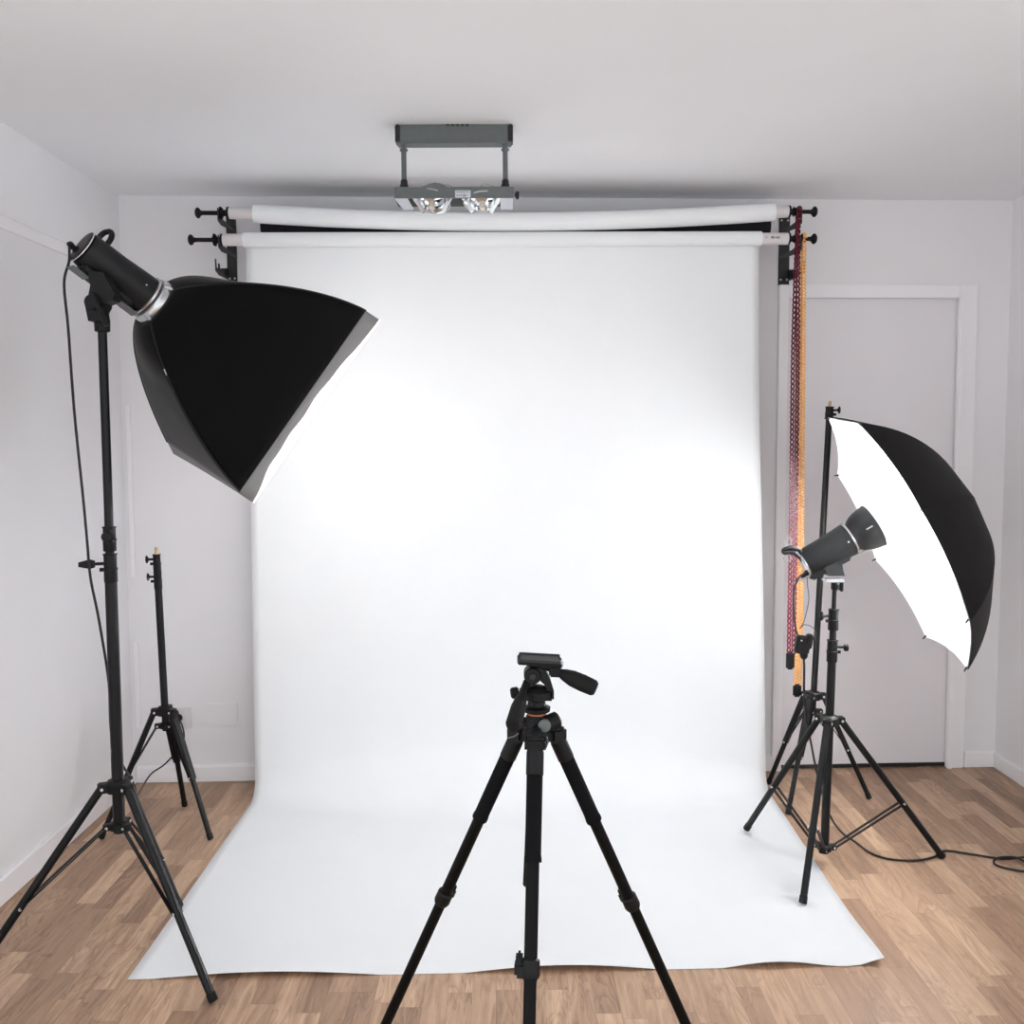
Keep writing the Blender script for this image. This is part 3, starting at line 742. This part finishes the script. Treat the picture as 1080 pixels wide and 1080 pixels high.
# power cord of the right flash with its in-line adapter
pts = [at2(-.178, 0, -.030), V((.985, 3.19, 1.005)), V((.968, 3.185, .965)), V((.966, 3.18, .90)), V((.972, 3.175, .83)), V((.985, 3.17, .80))]
cd = MB().tube(pts, .0036, 8, 8)
cd.tube([at2(-.176, -.008, -.034), V((1.010, 3.18, .985)), V((1.014, 3.175, .93)), V((.998, 3.17, .86)), V((.982, 3.165, .835)), V((1.000, 3.165, .848)), V((1.030, 3.165, .835)), V((1.034, 3.165, .805)), V((1.010, 3.165, .785)), V((.994, 3.165, .80))], .0014, 6, 8)
cd.tube([V((.998, 3.17, .745)), V((1.004, 3.18, .70)), V((1.015, 3.21, .60)), V((1.045, 3.28, .50)), V((1.090, 3.36, .38)), V((1.145, 3.44, .22)), V((1.200, 3.47, .07)), V((1.235, 3.44, .012)), V((1.262, 3.36, .005)), V((1.282, 3.27, .0045)), V((1.33, 3.22, .0045)), V((1.414, 3.208, .0045)), V((1.49, 3.235, .0045)), V((1.552, 3.285, .0045)), V((1.62, 3.262, .0045)), V((1.70, 3.225, .0045)),
         V((1.745, 3.215, .006)), V((1.82, 3.215, .012)), V((1.93, 3.225, .0045)), V((2.02, 3.20, .0045)), V((2.06, 3.14, .0045)), V((2.0, 3.09, .0045)), V((1.88, 3.095, .0045)), V((1.76, 3.11, .006)), V((1.69, 3.145, .006)), V((1.675, 3.18, .006)), V((1.70, 3.205, .013)), V((1.76, 3.208, .014)), V((1.79, 3.18, .006)), V((1.79, 3.12, .013)), V((1.80, 3.06, .0045)), V((1.86, 3.02, .0045)), V((1.98, 3.0, .0045)), V((2.12, 3.03, .0045))], .0040, 8, 8)
co = cd.build('power_cord', M['cord']); tag(co, 'black power cord running from the umbrella flash and looping on the right floor', 'cord', 'black power cords')
mb = MB().box((.992, 3.165, .780), .048, .030, .062, (.98, 0, -.17), (0, 1, 0), (.17, 0, .98), .005); mb.box((1.012, 3.160, .792), .020, .030, .050, (.98, 0, -.17), (0, 1, 0), (.17, 0, .98), .004); mb.lathe((.997, 3.166, .752), (.08, 0, -1), [(.014, 0), (.013, .014), (.007, .022)], 14)
ad = mb.build('adapter', M['plastic'], co)
MB().box((.984, 3.1485, .797), .005, .002, .004).build('indicator', M['rivet'], ad)
MB().lathe(at2(-.176, 0, -.030), (nf * -1 + V((0, 0, -.5))), [(.009, 0), (.009, .012), (.006, .014), (.008, .018), (.0045, .03)], 14).build('connector', M['plastic'], co)

# ------------------------------------------------------------------ camera tripod
AP = V((.052, 1.80, .915))
tt = thing('camera_tripod', (AP.x, AP.y, 0), 'black three-legged camera tripod with empty pan head in front of the backdrop', 'tripod')
feet = [V((-.350, 2.062, 0)), V((.462, 2.010, 0)), V((.012, 1.345, 0))]
MB().lathe(AP + V((0, 0, -.020)), (0, 0, 1), [(.020, -.010), (.027, -.004), (.030, .006), (.026, .020), (.021, .024), (.021, .044)], 28).build('spider', M['plastic'], tt)
for f in feet:
    d = V((f.x - AP.x, f.y - AP.y, 0)).normalized(); sd = V((-d.y, d.x, 0))
    h = AP + d * .036 + V((0, 0, -.006)); ft = f + V((0, 0, .008)); ld = (ft - h).normalized(); L = (ft - h).length; tq = .400 if f.y < 1.6 else .436
    leg = MB().cyl(h + ld * .10, h + ld * L * (tq + .02), .0120, n=20)
    lo = leg.build('leg', M['tripod'], tt)
    mb = MB().tube([AP + d * .020 + V((0, 0, -.002)), h + V((0, 0, .004)), h + ld * .03, h + ld * .07], [.012] * 5 + [.015] * 5 + [.0165] * 6, 14, 5); mb.box(h + ld * .012, .040, .036, .030, sd, d, (0, 0, 1), .006)
    mb.build('leg_hinge', M['plastic'], lo)
    MB().lathe(h + ld * .062, ld, [(.0140, 0), (.0152, .003), (.0150, L * .225 - .062 - .014), (.0162, L * .225 - .062 - .006), (.0160, L * .225 - .062)], 22).build('foam_grip', M['foam'], lo)
    mb = MB().lathe(h + ld * (L * tq - .016), ld, [(.014, 0), (.0165, .003), (.0170, .026), (.0145, .032)], 22); 
    mb.box(h + ld * (L * tq) - sd * .017 * (1 if f.x < .3 else -1) - d * .006 * 0, .022, .026, .026, sd, d, ld, .005)
    mb.box(h + ld * (L * tq - .008) - sd * .020 * (1 if f.x < .3 else -1), .012, .020, .034, sd, d, ld, .004)
    mb.build('leg_lock', M['plastic'], lo)
    MB().cyl(h + ld * L * (tq + .01), h + ld * (L - .02), .0112, n=20).build('lower_tube', M['tripod'], lo)
    MB().cyl(h + ld * (L - .03), ft, .0135, n=18, bev=.003).build('foot_cap', M['rubber'], lo)
    MB().tube([h + sd * .019 + ld * .02 + d * .01, h + sd * .023 + ld * .012 - d * .004, h + ld * .004 - d * .010 + sd * .021], .0018, 6, 5).build('angle_lever', M['grey'], lo)
MB().cyl((AP.x - .0165, AP.y, .60), AP + V((0, 0, .03)), .0115, n=20, bev=.002).build('center_column', M['tripod'], tt)
o = AP + V((0, 0, .024))
MB().lathe(o, (0, 0, 1), [(.020, -.012), (.019, 0), (.0185, .004)], 24).build('column_collar', M['plastic'], tt)
mb = MB().cyl(o + V((.012, -.010, -.016)), o + V((.042, .004, -.008)), .0165, n=20, bev=.003)
lk = mb.build('column_lock', M['plastic'], tt)
MB().lathe(o + V((.014, -.027, -.012)), (-.10, -1, .05), [(.0120, -.012), (.0125, 0), (.011, .002), (.001, .003)], 22).build('lock_cap', M['grey'], lk)
MB().cyl(o + V((-.018, 0, -.008)), o + V((-.032, -.004, -.004)), .005, n=12).build('side_screw', M['plastic'], tt)
MB().lathe(o, (0, 0, 1), [(.019, .004), (.019, .0068)], 24).build('orange_ring', M['orangering'], tt)
hd = MB().lathe(o, (0, 0, 1), [(.019, .0068), (.026, .010), (.027, .017), (.018, .021), (.017, .030), (.022, .034), (.031, .036), (.031, .050), (.026, .054), (.014, .059), (.002, .061)], 30)
hd.box(o + V((.024, 0, .044)), .018, .030, .024, bev=.004); hd.box(o + V((-.024, 0, .044)), .018, .030, .024, bev=.004)
head = hd.build('pan_head', M['plastic'], tt)
hz = o.z
def HP(x, z, y=0): return V((o.x + x, o.y + y, hz + z))
yoke = [(.033, .036), (.0325, .052), (.026, .074), (.017, .092), (.004, .098), (-.006, .094), (-.004, .076), (.006, .073), (.015, .064), (.020, .052), (.022, .038)]
mb = MB().prism(yoke, HP(0, 0), (1, 0, 0), (0, 0, 1), (0, 1, 0), .030); mb.build('yoke', M['plastic'], head, angle=25)
mb = MB().lathe(HP(-.008, .082, -.020), (0, 1, 0), [(.014, 0), (.0165, .003), (.0165, .038), (.014, .041)], 24); 
mb.prism([(-.018, .080), (-.026, .060), (-.030, .040), (-.022, .036), (-.014, .058), (-.006, .072)], HP(0, 0), (1, 0, 0), (0, 0, 1), (0, 1, 0), .018)
mb.build('tilt_joint', M['plastic'], head, angle=25)
pl_x = V((.968, 0, -.062)).normalized(); pl_z = V((0, -.08, .99)); pl_z = (pl_z - pl_x * pl_z.dot(pl_x)).normalized(); pl_y = pl_z.cross(pl_x)
pc = HP(.006, .108)
mb = MB().box(pc, .086, .052, .006, pl_x, pl_y, pl_z, .002); mb.box(pc - pl_z * .006 + pl_x * .022, .044, .036, .008, pl_x, pl_y, pl_z, .003); mb.box(pc - pl_z * .014 + pl_x * .030 - pl_y * .01, .022, .024, .022, pl_x, pl_y, pl_z, .003)
mb.box(pc - pl_z * .013 - pl_x * .004, .03, .02, .02, pl_x, pl_y, pl_z, .003)
plo = mb.build('head_platform', M['plastic'], head)
mb = MB().box(pc + pl_z * .0040, .074, .046, .003, pl_x, pl_y, pl_z, .001); mb.box(pc + pl_z * .005 - pl_y * .0225, .080, .004, .006, pl_x, pl_y, pl_z, .001); mb.box(pc + pl_z * .005 + pl_y * .0225, .080, .004, .006, pl_x, pl_y, pl_z, .001); mb.build('quick_release_plate', M['steel'], plo)
MB().box(pc + pl_x * .041 - pl_y * .014 + pl_z * .001, .008, .014, .010, pl_x, pl_y, pl_z, .002).build('plate_lever', M['alu'], plo)
mb = MB().cyl(HP(-.008, .082, -.020), HP(-.008, .082, -.024), .006, n=14); mb.build('clamp_screw', M['black'], plo)
g0, g1 = HP(.030, .092, -.004), HP(.112, .060, -.03); gd = (g1 - g0).normalized(); GL = (g1 - g0).length
MB().lathe(g0, gd, [(.006, -.03), (.007, 0), (.008, .012), (.0085, .018), (.0115, .026), (.0155, .042), (.0165, .064), (.0155, GL - .005), (.012, GL)], 24).build('pan_handle', M['rubber'], plo)
g0, g1 = HP(-.024, .060, -.02), HP(-.046, .016, -.120); gd = (g1 - g0).normalized(); GL = (g1 - g0).length
ph = MB().lathe(g0, gd, [(.0055, -.02), (.0065, 0), (.008, .02), (.0115, .034), (.0145, .06), (.0150, GL - .006), (.0125, GL)], 24).build('tilt_handle', M['rubber'], head)
MB().cyl(HP(-.034, .044, .01), HP(-.050, .042, .008), .011, n=18, bev=.003).build('friction_knob', M['plastic'], head)

# ------------------------------------------------------------------ light, camera, colour
wd = bpy.data.worlds.new('daylight'); S.world = wd; wd.use_nodes = True
bg = wd.node_tree.nodes['Background']; bg.inputs['Color'].default_value = (.93, .965, 1.0, 1); bg.inputs['Strength'].default_value = 1.15

cam = bpy.data.cameras.new('camera'); co_ = bpy.data.objects.new('camera', cam); COL.objects.link(co_)
cam.sensor_width = 36; cam.sensor_fit = 'HORIZONTAL'; cam.lens = 36 * 1000 / 1080; cam.clip_start = .05
yaw, pitch, roll = math.radians(.2), math.atan(.073), math.radians(.27)
fw = V((math.sin(yaw) * math.cos(pitch), math.cos(yaw) * math.cos(pitch), -math.sin(pitch)))
rt = V((math.cos(yaw), -math.sin(yaw), 0)); u_ = rt.cross(fw)
r2 = rt * math.cos(roll) - u_ * math.sin(roll); u2 = rt * math.sin(roll) + u_ * math.cos(roll)
Mx = Matrix((r2, u2, -fw)).transposed().to_4x4(); Mx.translation = V((0, 0, 1.4659)); co_.matrix_world = Mx
S.camera = co_
S.view_settings.view_transform = 'Standard'; S.view_settings.look = 'None'; S.view_settings.gamma = 1; S.view_settings.use_curve_mapping = False
S.view_settings.exposure = 0.76
S.cycles.use_denoising = True
S.cycles.max_bounces = 10; S.cycles.diffuse_bounces = 6
